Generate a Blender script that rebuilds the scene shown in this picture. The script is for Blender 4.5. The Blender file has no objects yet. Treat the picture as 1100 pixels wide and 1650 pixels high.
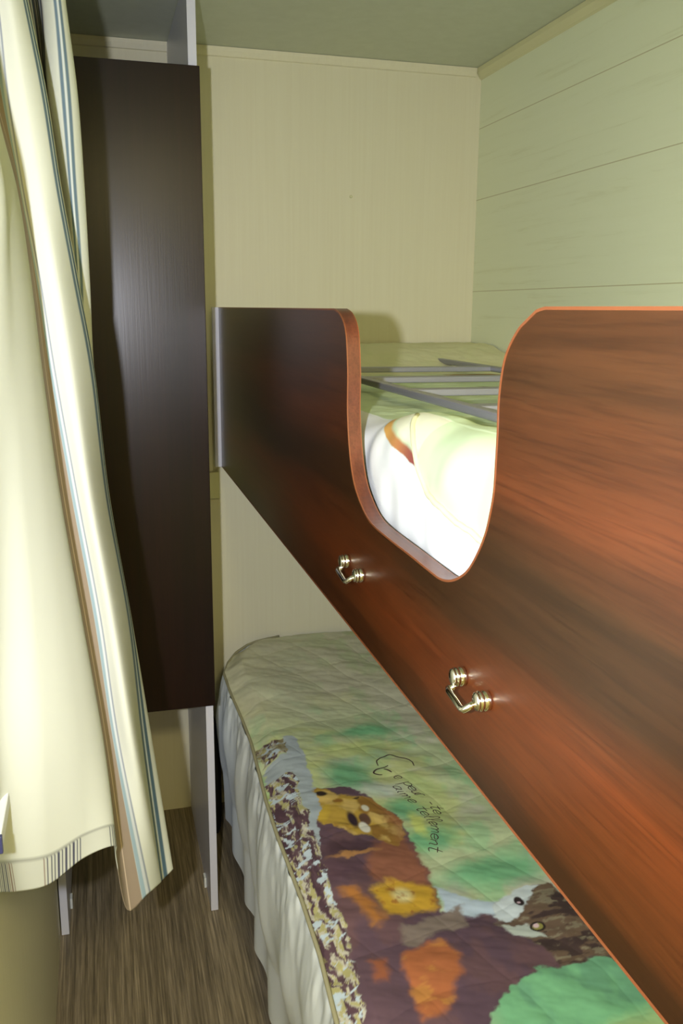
import bpy, bmesh, math, random
import numpy as np
from mathutils import Vector, Matrix
random.seed(7); RNG = np.random.RandomState(11)
S = bpy.context.scene
COL = bpy.context.scene.collection

# ------------------------------------------------------------------ camera
EYE = Vector((0.0, 0.0, 1.5))
YAW, PITCH, ROLL, FPX = 0.266034, 0.2240805, -0.00876579, 1430.83
fwd = Vector((math.sin(YAW)*math.cos(PITCH), math.cos(YAW)*math.cos(PITCH), -math.sin(PITCH)))
rt = Vector((math.cos(YAW), -math.sin(YAW), 0)); dn = fwd.cross(rt)
r2 = math.cos(ROLL)*rt + math.sin(ROLL)*dn; d2 = -math.sin(ROLL)*rt + math.cos(ROLL)*dn
cam = bpy.data.cameras.new('camera'); camo = bpy.data.objects.new('camera', cam); COL.objects.link(camo)
cam.sensor_fit = 'VERTICAL'; cam.sensor_height = 24.0; cam.lens = 24.0*FPX/1650; cam.clip_start = 0.01
mw = Matrix((r2, -d2, -fwd)).transposed().to_4x4(); mw.translation = EYE
camo.matrix_world = mw
S.camera = camo

# ------------------------------------------------------------------ light
FLASH_W, LAMP_W, DAY_W = 92.0, 29.0, 4.0
S.view_settings.view_transform = 'Standard'; S.view_settings.look = 'None'
S.view_settings.exposure = 0.0; S.view_settings.gamma = 1.0; S.view_settings.use_curve_mapping = False
w = bpy.data.worlds.new('sky'); S.world = w; w.use_nodes = True
w.node_tree.nodes['Background'].inputs[0].default_value = (0.75, 0.85, 1.0, 1)
w.node_tree.nodes['Background'].inputs[1].default_value = 1.0
def light(name, kind, loc, power, color, **kw):
    l = bpy.data.lights.new(name, kind); l.energy = power; l.color = color
    for k, v in kw.items(): setattr(l, k, v)
    o = bpy.data.objects.new(name, l); COL.objects.link(o); o.location = loc
    return o
fl = light('camera_flash', 'SPOT', (-0.112, 0.0, 1.512), FLASH_W, (0.89, 0.91, 1.0), shadow_soft_size=0.012, spot_size=math.radians(108), spot_blend=1.0)
fl.rotation_euler = fwd.to_track_quat('-Z', 'Y').to_euler()
dl = light('window_daylight', 'AREA', (-0.34, 0.62, 1.38), DAY_W, (0.95, 1.0, 0.95), shape='RECTANGLE', size=0.8, size_y=0.95)
dl.rotation_euler = (0, -math.pi/2, 0)

# ------------------------------------------------------------------ helpers
def srgb(r, g, b):
    f = lambda c: (c/255/12.92) if c <= 10.3 else ((c/255+0.055)/1.055)**2.4
    return (f(r), f(g), f(b), 1)
def obj(name, me, mat=None, parent=None, smooth=False):
    o = bpy.data.objects.new(name, me); COL.objects.link(o)
    if mat: me.materials.append(mat)
    if smooth: me.polygons.foreach_set('use_smooth', [True]*len(me.polygons))
    if parent: o.parent = parent
    return o
def from_bm(name, bm, mat, parent=None, smooth=False):
    me = bpy.data.meshes.new(name); bm.normal_update(); bm.to_mesh(me); bm.free()
    return obj(name, me, mat, parent, smooth)
def add_box(bm, a, b, bev=0.0):
    c = [(x+y)/2 for x, y in zip(a, b)]; s = [abs(y-x) for x, y in zip(a, b)]
    g = bmesh.ops.create_cube(bm, size=1, matrix=Matrix.Translation(c) @ Matrix.Diagonal((*s, 1)))
    if bev:
        vs = set(g['verts']); es = [e for e in bm.edges if e.verts[0] in vs and e.verts[1] in vs]
        bmesh.ops.bevel(bm, geom=es, offset=bev, segments=2, affect='EDGES', profile=0.5)
def box(name, a, b, mat, parent=None, bev=0.0):
    bm = bmesh.new(); add_box(bm, a, b, bev); return from_bm(name, bm, mat, parent)
def add_tube(bm, pts, rad, n=12, cap=True):
    pts = [Vector(p) for p in pts]; rings = []
    rads = rad if isinstance(rad, (list, tuple)) else [rad]*len(pts)
    up = None
    for i, p in enumerate(pts):
        t = (pts[min(i+1, len(pts)-1)]-pts[max(i-1, 0)]).normalized()
        if up is None: up = t.orthogonal().normalized()
        up = (up - t*up.dot(t)).normalized(); sd = t.cross(up)
        rings.append([bm.verts.new(p + (up*math.cos(a)+sd*math.sin(a))*rads[i]) for a in [2*math.pi*k/n for k in range(n)]])
    for a, b in zip(rings, rings[1:]):
        for k in range(n): bm.faces.new((a[k], a[(k+1) % n], b[(k+1) % n], b[k]))
    if cap: bm.faces.new(rings[0][::-1]); bm.faces.new(rings[-1])
def tube(name, pts, rad, mat, parent=None, n=12):
    bm = bmesh.new(); add_tube(bm, pts, rad, n); return from_bm(name, bm, mat, parent, True)
def prism(name, poly, x0, x1, mat, parent=None):   # polygon in (Y,Z) extruded along X
    bm = bmesh.new()
    A = [bm.verts.new((x0, y, z)) for y, z in poly]; B = [bm.verts.new((x1, y, z)) for y, z in poly]
    n = len(poly)
    from mathutils.geometry import tessellate_polygon
    for t in tessellate_polygon([[Vector((y, z, 0)) for y, z in poly]]):
        bm.faces.new([A[i] for i in t]); bm.faces.new([B[i] for i in reversed(t)])
    for i in range(n): bm.faces.new((A[(i+1) % n], A[i], B[i], B[(i+1) % n]))
    bmesh.ops.recalc_face_normals(bm, faces=bm.faces)
    return from_bm(name, bm, mat, parent)
def thing(name, label, cat, loc=(0, 0, 0), group=None):
    o = bpy.data.objects.new(name, None); COL.objects.link(o); o.location = loc; o.empty_display_size = .05
    return tag(o, label, cat, group)
def tag(o, label, cat, group=None, kind=None):
    o['label'] = label; o['category'] = cat
    if group: o['group'] = group
    if kind: o['kind'] = kind
    return o
def put(child, root):                               # parent keeping the child where it was built in world space
    child.parent = root; child.matrix_parent_inverse = Matrix.Translation(-Vector(root.location)); return child
def struct(o): o['kind'] = 'structure'; return o
def grid_mesh(name, P, mat, parent=None, colors=None):          # P: (rows, cols, 3)
    R, Cn = P.shape[:2]
    me = bpy.data.meshes.new(name)
    idx = np.arange(R*Cn).reshape(R, Cn)
    q = np.stack([idx[:-1, :-1], idx[:-1, 1:], idx[1:, 1:], idx[1:, :-1]], -1).reshape(-1, 4)
    me.vertices.add(R*Cn); me.vertices.foreach_set('co', P.reshape(-1).astype(np.float32))
    me.loops.add(q.size); me.loops.foreach_set('vertex_index', q.reshape(-1).astype(np.int32))
    me.polygons.add(len(q)); me.polygons.foreach_set('loop_start', np.arange(0, q.size, 4, dtype=np.int32))
    me.update(calc_edges=True); me.validate()
    if colors is not None:
        at = me.color_attributes.new('Col', 'FLOAT_COLOR', 'POINT')
        c = np.ones((R*Cn, 4), np.float32); c[:, :3] = colors.reshape(-1, 3); at.data.foreach_set('color', c.reshape(-1))
    return obj(name, me, mat, parent, True)
def catmull(P, n):                                   # P (k,...) -> n samples
    P = np.asarray(P, float); k = len(P); t = np.linspace(0, k-1, n); i = np.clip(t.astype(int), 0, k-2); f = (t-i)
    f = f.reshape((-1,)+(1,)*(P.ndim-1))
    p0 = P[np.clip(i-1, 0, k-1)]; p1 = P[i]; p2 = P[i+1]; p3 = P[np.clip(i+2, 0, k-1)]
    return 0.5*((2*p1)+(-p0+p2)*f+(2*p0-5*p1+4*p2-p3)*f*f+(-p0+3*p1-3*p2+p3)*f**3)
def noise(x, y, seed=0):                             # smooth value noise 0..1
    r = np.random.RandomState(seed).rand(64, 64); xi = np.floor(x).astype(int); yi = np.floor(y).astype(int)
    fx = x-xi; fy = y-yi; fx = fx*fx*(3-2*fx); fy = fy*fy*(3-2*fy)
    g = lambda a, b: r[a % 64, b % 64]
    return (g(xi, yi)*(1-fx)+g(xi+1, yi)*fx)*(1-fy)+(g(xi, yi+1)*(1-fx)+g(xi+1, yi+1)*fx)*fy
def fbm(x, y, seed=0, o=4):
    s = 0; a = .5
    for k in range(o): s = s+a*noise(x*2**k+k*7.3, y*2**k+k*3.1, seed+k); a *= .5
    return s/(1-.5**o)
def sdf(x, y, poly):                                 # signed distance, negative inside
    d = np.full(x.shape, 1e9); ins = np.zeros(x.shape, bool); n = len(poly)
    for i in range(n):
        ax, ay = poly[i]; bx, by = poly[(i+1) % n]; ex, ey = bx-ax, by-ay
        t = np.clip(((x-ax)*ex+(y-ay)*ey)/(ex*ex+ey*ey+1e-12), 0, 1)
        d = np.minimum(d, (x-ax-t*ex)**2+(y-ay-t*ey)**2)
        c = ((ay > y) != (by > y)) & (x < (bx-ax)*(y-ay)/((by-ay) if by != ay else 1e-9)+ax)
        ins ^= c
    return np.sqrt(d)*np.where(ins, -1, 1)
sm = lambda e0, e1, v: (lambda t: t*t*(3-2*t))(np.clip((v-e0)/(e1-e0), 0, 1))
def lin(c): return np.array(srgb(*c)[:3])

# ------------------------------------------------------------------ materials
class NT:
    def __init__(s, name, rough=.5, color=None, **kw):
        s.m = bpy.data.materials.new(name); s.m.use_nodes = True; s.t = s.m.node_tree
        s.b = s.t.nodes['Principled BSDF']; s.b.inputs['Roughness'].default_value = rough
        if color: s.b.inputs['Base Color'].default_value = color
        for k, v in kw.items(): s.b.inputs[k.replace('_', ' ')].default_value = v
    def n(s, ty, **kw):
        x = s.t.nodes.new(ty)
        for k, v in kw.items():
            if hasattr(x, k): setattr(x, k, v)
            else: x.inputs[k.replace('_', ' ')].default_value = v
        return x
    def l(s, a, b): s.t.links.new(a, b)
    def coord(s, scale):
        g = s.n('ShaderNodeNewGeometry'); m = s.n('ShaderNodeMapping'); s.l(g.outputs['Position'], m.inputs[0]); m.inputs['Scale'].default_value = scale
        return m.outputs[0]
    def noise(s, scale, detail=6, rough=.6, dist=0.0, sc=1.0):
        x = s.n('ShaderNodeTexNoise'); x.inputs['Scale'].default_value = sc; x.inputs['Detail'].default_value = detail
        x.inputs['Roughness'].default_value = rough; x.inputs['Distortion'].default_value = dist; s.l(s.coord(scale), x.inputs['Vector']); return x.outputs[0]
    def ramp(s, fac, stops):
        r = s.n('ShaderNodeValToRGB'); e = r.color_ramp.elements
        while len(e) < len(stops): e.new(.5)
        for k, (p, c) in enumerate(stops): e[k].position = p; e[k].color = c
        s.l(fac, r.inputs[0]); return r.outputs[0]
    def mix(s, a, b, fac, mode='MIX'):
        x = s.n('ShaderNodeMix', data_type='RGBA', blend_type=mode)
        for v, i in ((fac, 0), (a, 6), (b, 7)):
            if hasattr(v, 'is_output'): s.l(v, x.inputs[i])
            else: x.inputs[i].default_value = v
        return x.outputs[2]
    def base(s, c): s.l(c, s.b.inputs['Base Color']); return s
    def bump(s, h, strength=.3, dist=.002):
        b = s.n('ShaderNodeBump'); b.inputs['Strength'].default_value = strength; b.inputs['Distance'].default_value = dist
        s.l(h, b.inputs['Height']); s.l(b.outputs[0], s.b.inputs['Normal']); return s

def M_plain(name, rgb, rough=.5, **kw): return NT(name, rough, srgb(*rgb), **kw).m
# painted cream wallboard with a fine vertical grain
q = NT('wallboard_vertical', .55)
nz = q.noise((160, 160, 3), 5, .6); q.base(q.ramp(nz, [(.3, srgb(218, 212, 181)), (.7, srgb(221, 216, 186))])).bump(nz, .06, .0006); M_WALL = q.m
# cream planks with sparse wood grain, seams along Y at given heights
q = NT('wallboard_planks', .5)
nz = q.noise((3, 2.2, 55), 6, .65, .4); c = q.ramp(nz, [(.30, srgb(222, 227, 190)), (.42, srgb(231, 237, 204)), (.75, srgb(233, 239, 207))])
g = q.n('ShaderNodeNewGeometry'); sx = q.n('ShaderNodeSeparateXYZ'); q.l(g.outputs['Position'], sx.inputs[0])
acc = None
for zz in (2.002, 1.81, 1.555, 1.33, 1.1, .87, .64, .41, .18):
    a = q.n('ShaderNodeMath', operation='SUBTRACT'); q.l(sx.outputs[2], a.inputs[0]); a.inputs[1].default_value = zz
    b = q.n('ShaderNodeMath', operation='ABSOLUTE'); q.l(a.outputs[0], b.inputs[0])
    d = q.n('ShaderNodeMath', operation='LESS_THAN'); q.l(b.outputs[0], d.inputs[0]); d.inputs[1].default_value = .0011
    if acc is None: acc = d.outputs[0]
    else:
        e = q.n('ShaderNodeMath', operation='ADD'); q.l(acc, e.inputs[0]); q.l(d.outputs[0], e.inputs[1]); acc = e.outputs[0]
q.base(q.mix(c, srgb(196, 194, 152), acc)); M_PLANK = q.m
q = NT('ceiling_board', .6); nz = q.noise((30, 30, 30), 4); q.base(q.ramp(nz, [(.3, srgb(196, 201, 180)), (.7, srgb(202, 207, 187))])); M_CEIL = q.m
q = NT('floor_vinyl', .45)
n1 = q.noise((95, 2.0, 1), 6, .7); n2 = q.noise((260, 7, 1), 4, .6); n3 = q.noise((9, .8, 1), 3)
c = q.ramp(n1, [(.30, srgb(118, 108, 88)), (.5, srgb(160, 148, 122)), (.72, srgb(202, 188, 160))])
c = q.mix(c, q.ramp(n2, [(.35, srgb(105, 100, 90)), (.65, srgb(255, 250, 240))]), .6, 'MULTIPLY')
c = q.mix(c, q.ramp(n3, [(.35, srgb(190, 185, 180)), (.65, srgb(255, 250, 240))]), .6, 'MULTIPLY'); q.base(c).bump(n2, .2, .001); M_FLOOR = q.m
M_TRIM = M_plain('cream_trim', (212, 210, 165), .4)
M_LAM = M_plain('white_laminate', (212, 213, 224), .35)
def wood(name, stops, rough, axis):
    q = NT(name, rough); sc = {'y': (60, 1.3, 34), 'z': (60, 60, 1.6)}[axis]; s2 = {'y': (420, 12, 300), 'z': (260, 260, 7)}[axis]
    s3 = {'y': (1, .5, 6), 'z': (5, 5, .5)}[axis]
    n1 = q.noise(sc, 6, .68, .25); n2 = q.noise(s2, 3, .6); n3 = q.noise(s3, 3, .5, .5)
    c = q.ramp(n3, stops)
    c = q.mix(c, q.ramp(n1, [(.3, (.45, .42, .4, 1)), (.6, (1, 1, 1, 1))]), .75, 'MULTIPLY')
    c = q.mix(c, q.ramp(n2, [(.3, (.55, .5, .5, 1)), (.55, (1, 1, 1, 1))]), .6, 'MULTIPLY')
    q.base(c).bump(n2, .12, .0006); return q
M_GUARD_q = wood('walnut_laminate', [(.30, srgb(32, 19, 9)), (.44, srgb(70, 34, 10)), (.56, srgb(48, 30, 12)), (.72, srgb(72, 37, 10))], .29, 'y')
q = M_GUARD_q                                        # broad veneer bands running along the board
_g = q.n('ShaderNodeNewGeometry'); _s = q.n('ShaderNodeSeparateXYZ'); q.l(_g.outputs['Position'], _s.inputs[0])
_m = q.n('ShaderNodeMapRange'); q.l(_s.outputs[2], _m.inputs[0]); _m.inputs[1].default_value = 1.07; _m.inputs[2].default_value = 1.505
_nz = q.noise((1, .9, 5), 3, .5, .6); _a = q.n('ShaderNodeMath', operation='MULTIPLY_ADD'); q.l(_nz, _a.inputs[0]); _a.inputs[1].default_value = .5; _a.inputs[2].default_value = -.25
_b = q.n('ShaderNodeMath', operation='ADD'); q.l(_m.outputs[0], _b.inputs[0]); q.l(_a.outputs[0], _b.inputs[1])
_band = q.ramp(_b.outputs[0], [(.0, srgb(52, 26, 9)), (.10, srgb(76, 37, 12)), (.24, srgb(98, 45, 15)), (.38, srgb(58, 33, 14)), (.52, srgb(56, 33, 14)), (.66, srgb(92, 46, 20)), (.84, srgb(70, 40, 18)), (1.0, srgb(80, 46, 22))])
_mx = [n for n in q.t.nodes if n.type == 'MIX'][0]; q.l(_band, _mx.inputs[6])
M_GUARD = q.m
M_DOOR = wood('wenge_laminate', [(.3, srgb(20, 9, 7)), (.7, srgb(36, 15, 11))], .3, 'z').m
M_DOOR.node_tree.nodes['Principled BSDF'].inputs['Specular IOR Level'].default_value = .32
M_BAND = wood('walnut_edge', [(.3, srgb(92, 50, 32)), (.7, srgb(112, 60, 40))], .32, 'y').m
M_LIP = M_plain('orange_edge_lip', (128, 74, 42), .35)
M_CHROME = NT('chrome', .12, srgb(225, 222, 210), Metallic=1.0).m
M_STEEL = NT('grey_tube', .38, srgb(150, 150, 158), Metallic=.35).m
M_BLACK = M_plain('matte_black', (20, 20, 24), .8)
def vcol(name, rough=.85, bump_scale=900, strength=.15, **kw):
    q = NT(name, rough, **kw); a = q.n('ShaderNodeVertexColor'); a.layer_name = 'Col'; q.base(a.outputs[0])
    q.bump(q.noise((bump_scale,)*3, 2), strength, .0005); return q.m
M_PRINT = vcol('printed_cotton'); M_CURT = vcol('curtain_cotton', .8)
_t = M_CURT.node_tree; _tr = _t.nodes.new('ShaderNodeBsdfTranslucent'); _mx = _t.nodes.new('ShaderNodeMixShader'); _mx.inputs[0].default_value = .15
_t.links.new([n for n in _t.nodes if n.type == 'VERTEX_COLOR'][0].outputs[0], _tr.inputs[0])
_t.links.new(_t.nodes['Principled BSDF'].outputs[0], _mx.inputs[1]); _t.links.new(_tr.outputs[0], _mx.inputs[2])
_t.links.new(_mx.outputs[0], _t.nodes['Material Output'].inputs[0])
M_WHITE = NT('white_cotton', .85, srgb(240, 247, 244)).m
M_PIPE = M_plain('olive_piping', (165, 160, 125), .8)
M_INK = M_plain('brown_print_ink', (70, 52, 42), .85)
M_FRAME = M_plain('white_frame', (225, 228, 222), .4)
M_GLASS = NT('glass', .02, (1, 1, 1, 1), Transmission_Weight=1.0, IOR=1.1).m
M_MATT = M_plain('mattress_cover', (215, 215, 210), .8)
M_LAMPM = NT('lamp_glass', .4, (1, .9, .7, 1), Emission_Color=(1.0, .80, .38, 1), Emission_Strength=1.5).m
M_ALU = NT('rod_metal', .3, srgb(200, 200, 200), Metallic=.9).m
NOTCH = [(0.6033, 1.5037), (0.6166, 1.5016), (0.6223, 1.4994), (0.6339, 1.4938), (0.6468, 1.487), (0.6608, 1.4745), (0.6697, 1.4618), (0.6748, 1.4445), (0.6772, 1.4239), (0.6764, 1.4018), (0.6769, 1.3771), (0.6779, 1.3524), (0.6831, 1.3313), (0.6923, 1.3087), (0.7112, 1.2827), (0.7307, 1.2642), (0.758, 1.2494), (0.7864, 1.2415), (0.8192, 1.2403), (0.8781, 1.2408), (0.9656, 1.2406), (1.0311, 1.2434), (1.076, 1.2585), (1.1076, 1.2804), (1.1288, 1.316), (1.1412, 1.366), (1.1418, 1.416), (1.1475, 1.4537), (1.1547, 1.4732), (1.1677, 1.4866), (1.1888, 1.4966), (1.2137, 1.5015)]
POSTS = [(1.126, 1.1638), (1.0572, 1.1646), (0.7223, 1.1657), (0.6676, 1.1651)]
LINE1 = [(0.5503, 1.5954), (0.5611, 1.5693), (0.5666, 1.5502), (0.5707, 1.5243), (0.584, 1.4991), (0.5874, 1.4629), (0.5857, 1.4451)]
LINE2 = [(0.5371, 1.5577), (0.543, 1.524), (0.5518, 1.493), (0.5601, 1.4449), (0.5605, 1.4052), (0.5497, 1.3702), (0.5288, 1.3275)]
SWASH = [[(0.6077, 1.6238), (0.6088, 1.6429), (0.6021, 1.6558), (0.5843, 1.666), (0.5717, 1.6792), (0.5556, 1.6733), (0.5363, 1.6612), (0.5333, 1.6426)], [(0.5538, 1.6374), (0.5424, 1.6321), (0.5247, 1.6285), (0.5158, 1.6174), (0.5243, 1.6099), (0.5319, 1.608)], [(0.5408, 1.6271), (0.5481, 1.6199), (0.5532, 1.6105)]]
POLYS = {'greyband': [(0.365, 1.8142), (0.3868, 1.8087), (0.394, 1.7267), (0.374, 1.5145), (0.3417, 1.3872), (0.3356, 1.3907), (0.3449, 1.5334), (0.3536, 1.6546), (0.2951, 1.6512), (0.2977, 1.7091), (0.3541, 1.7339)], 'patch': [(0.2937, 1.82), (0.3638, 1.8084), (0.3566, 1.739), (0.2996, 1.7196)], 'bark': [(0.2935, 1.6568), (0.3536, 1.6546), (0.3424, 1.5225), (0.3395, 1.3878), (0.3356, 1.2996), (0.332, 1.2044), (0.3262, 1.1318), (0.3184, 1.054), (0.3053, 0.9637), (0.2697, 0.973), (0.269, 1.0668), (0.2724, 1.16), (0.2763, 1.267), (0.2735, 1.3552), (0.2815, 1.4935)], 'dark': [(0.355, 1.5783), (0.4465, 1.5722), (0.5136, 1.4562), (0.5115, 1.3716), (0.5075, 1.2951), (0.4979, 1.2099), (0.4896, 1.1716), (0.5317, 1.1766), (0.5892, 1.1699), (0.692, 1.1938), (0.6983, 1.1582), (0.7098, 0.978), (0.6741, 1.0045), (0.6106, 1.0012), (0.5745, 1.0092), (0.5332, 0.9857), (0.494, 0.9598), (0.4596, 0.9127), (0.3023, 0.9537), (0.3262, 1.1318), (0.3356, 1.2996), (0.3352, 1.3889)], 'face': [(0.3607, 1.5696), (0.3899, 1.5792), (0.4209, 1.5494), (0.4538, 1.5291), (0.4925, 1.5004), (0.5139, 1.4384), (0.5037, 1.3838), (0.4798, 1.3557), (0.4584, 1.3812), (0.4459, 1.3986), (0.4081, 1.4124), (0.3832, 1.4396), (0.3719, 1.4425), (0.3605, 1.4842), (0.359, 1.5298)], 'cheek': [(0.3623, 1.5174), (0.3916, 1.51), (0.3854, 1.4713), (0.3719, 1.4425), (0.3613, 1.4774)], 'chest': [(0.4401, 1.3798), (0.4973, 1.3793), (0.5095, 1.3228), (0.5018, 1.2256), (0.4475, 1.2602), (0.4081, 1.2756), (0.4057, 1.312)], 'fur': [(0.3987, 1.2556), (0.4338, 1.269), (0.4663, 1.2659), (0.4987, 1.2471), (0.4886, 1.1829), (0.4413, 1.1793), (0.4041, 1.178), (0.3988, 1.2109)], 'furb': [(0.3503, 1.2647), (0.3748, 1.2669), (0.381, 1.24), (0.3916, 1.2048), (0.4018, 1.171), (0.3822, 1.1579), (0.3726, 1.1939), (0.3589, 1.2375)], 'orange': [(0.3966, 1.0859), (0.4348, 1.1037), (0.4668, 1.1025), (0.4752, 1.0656), (0.4619, 1.0167), (0.4227, 0.9667), (0.3902, 0.9582), (0.3843, 1.0122)], 'orange2': [(0.3475, 1.0879), (0.3668, 1.0937), (0.3723, 1.0656), (0.3585, 1.0411), (0.3417, 1.0504)], 'paw': [(0.42, 1.1481), (0.4667, 1.1619), (0.5317, 1.1766), (0.5207, 1.1251), (0.468, 1.1239), (0.4233, 1.0997), (0.4072, 1.1109)], 'white': [(0.5065, 1.2381), (0.5228, 1.2168), (0.5465, 1.1858), (0.5913, 1.1742), (0.5761, 1.1414), (0.5276, 1.1539), (0.4964, 1.1698)], 'cat': [(0.5813, 1.1526), (0.6311, 1.1755), (0.6916, 1.1974), (0.6983, 1.1582), (0.7098, 0.978), (0.6741, 1.0045), (0.6163, 1.0023), (0.5979, 1.0757), (0.5711, 1.1121)], 'muz1': [(0.5849, 1.1677), (0.6334, 1.1917), (0.6758, 1.1893), (0.6527, 1.1666), (0.6252, 1.1477), (0.6087, 1.1298), (0.5799, 1.1219), (0.5706, 1.1366)], 'muz2': [(0.5749, 1.1156), (0.6083, 1.107), (0.62, 1.0816), (0.6239, 1.0647), (0.6041, 1.0713), (0.5812, 1.0844), (0.5746, 1.1037)]}
SPOTS = {'nose': (0.3867, 1.5557, 0.012, 0.0112), 'eye': (0.4232, 1.4529, 0.0091, 0.0259), 'w1': (0.4577, 1.4862, 0.007, 0.0105), 'w2': (0.4384, 1.4255, 0.0101, 0.0175), 'br': (0.4156, 1.5247, 0.0083, 0.0087), 'ear': (0.4483, 1.5234, 0.0071, 0.0066), 'pale': (0.446, 1.2299, 0.0161, 0.0182), 'e1': (0.6242, 1.1592, 0.0079, 0.0114), 'e2': (0.6242, 1.0938, 0.0104, 0.0104), 'e2p': (0.6227, 1.0972, 0.0048, 0.0053), 'g1': (0.5537, 1.7979, 0.0693, 0.0263), 'g2': (0.4598, 1.6198, 0.0439, 0.0659), 'g3': (0.6247, 1.2466, 0.0943, 0.0394), 'g4': (0.5324, 1.474, 0.0294, 0.037), 'g5': (0.5425, 1.3636, 0.0443, 0.0362), 'y1': (0.5444, 1.5473, 0.0245, 0.0226), 'y2': (0.5433, 1.4157, 0.0114, 0.0422), 'l1': (0.5184, 1.5489, 0.0488, 0.027), 'jowl': (0.3973, 1.3535, 0.0408, 0.0071), 'jl': (0.4803, 1.5105, 0.0714, 0.013), 'd1': (0.3911, 1.3726, 0.0488, 0.0216), 'd2': (0.3532, 1.3164, 0.0521, 0.025)}
PIPE = [(0.7082, 2.5136), (0.4776, 2.5367), (0.3871, 2.4523), (0.321, 2.3507), (0.2902, 2.2544), (0.2892, 2.1306), (0.2951, 1.9641), (0.3025, 1.8485), (0.2962, 1.7473), (0.2845, 1.595), (0.2832, 1.4723), (0.2865, 1.3915), (0.2888, 1.2754), (0.2871, 1.1395), (0.2758, 1.0047)]
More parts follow.
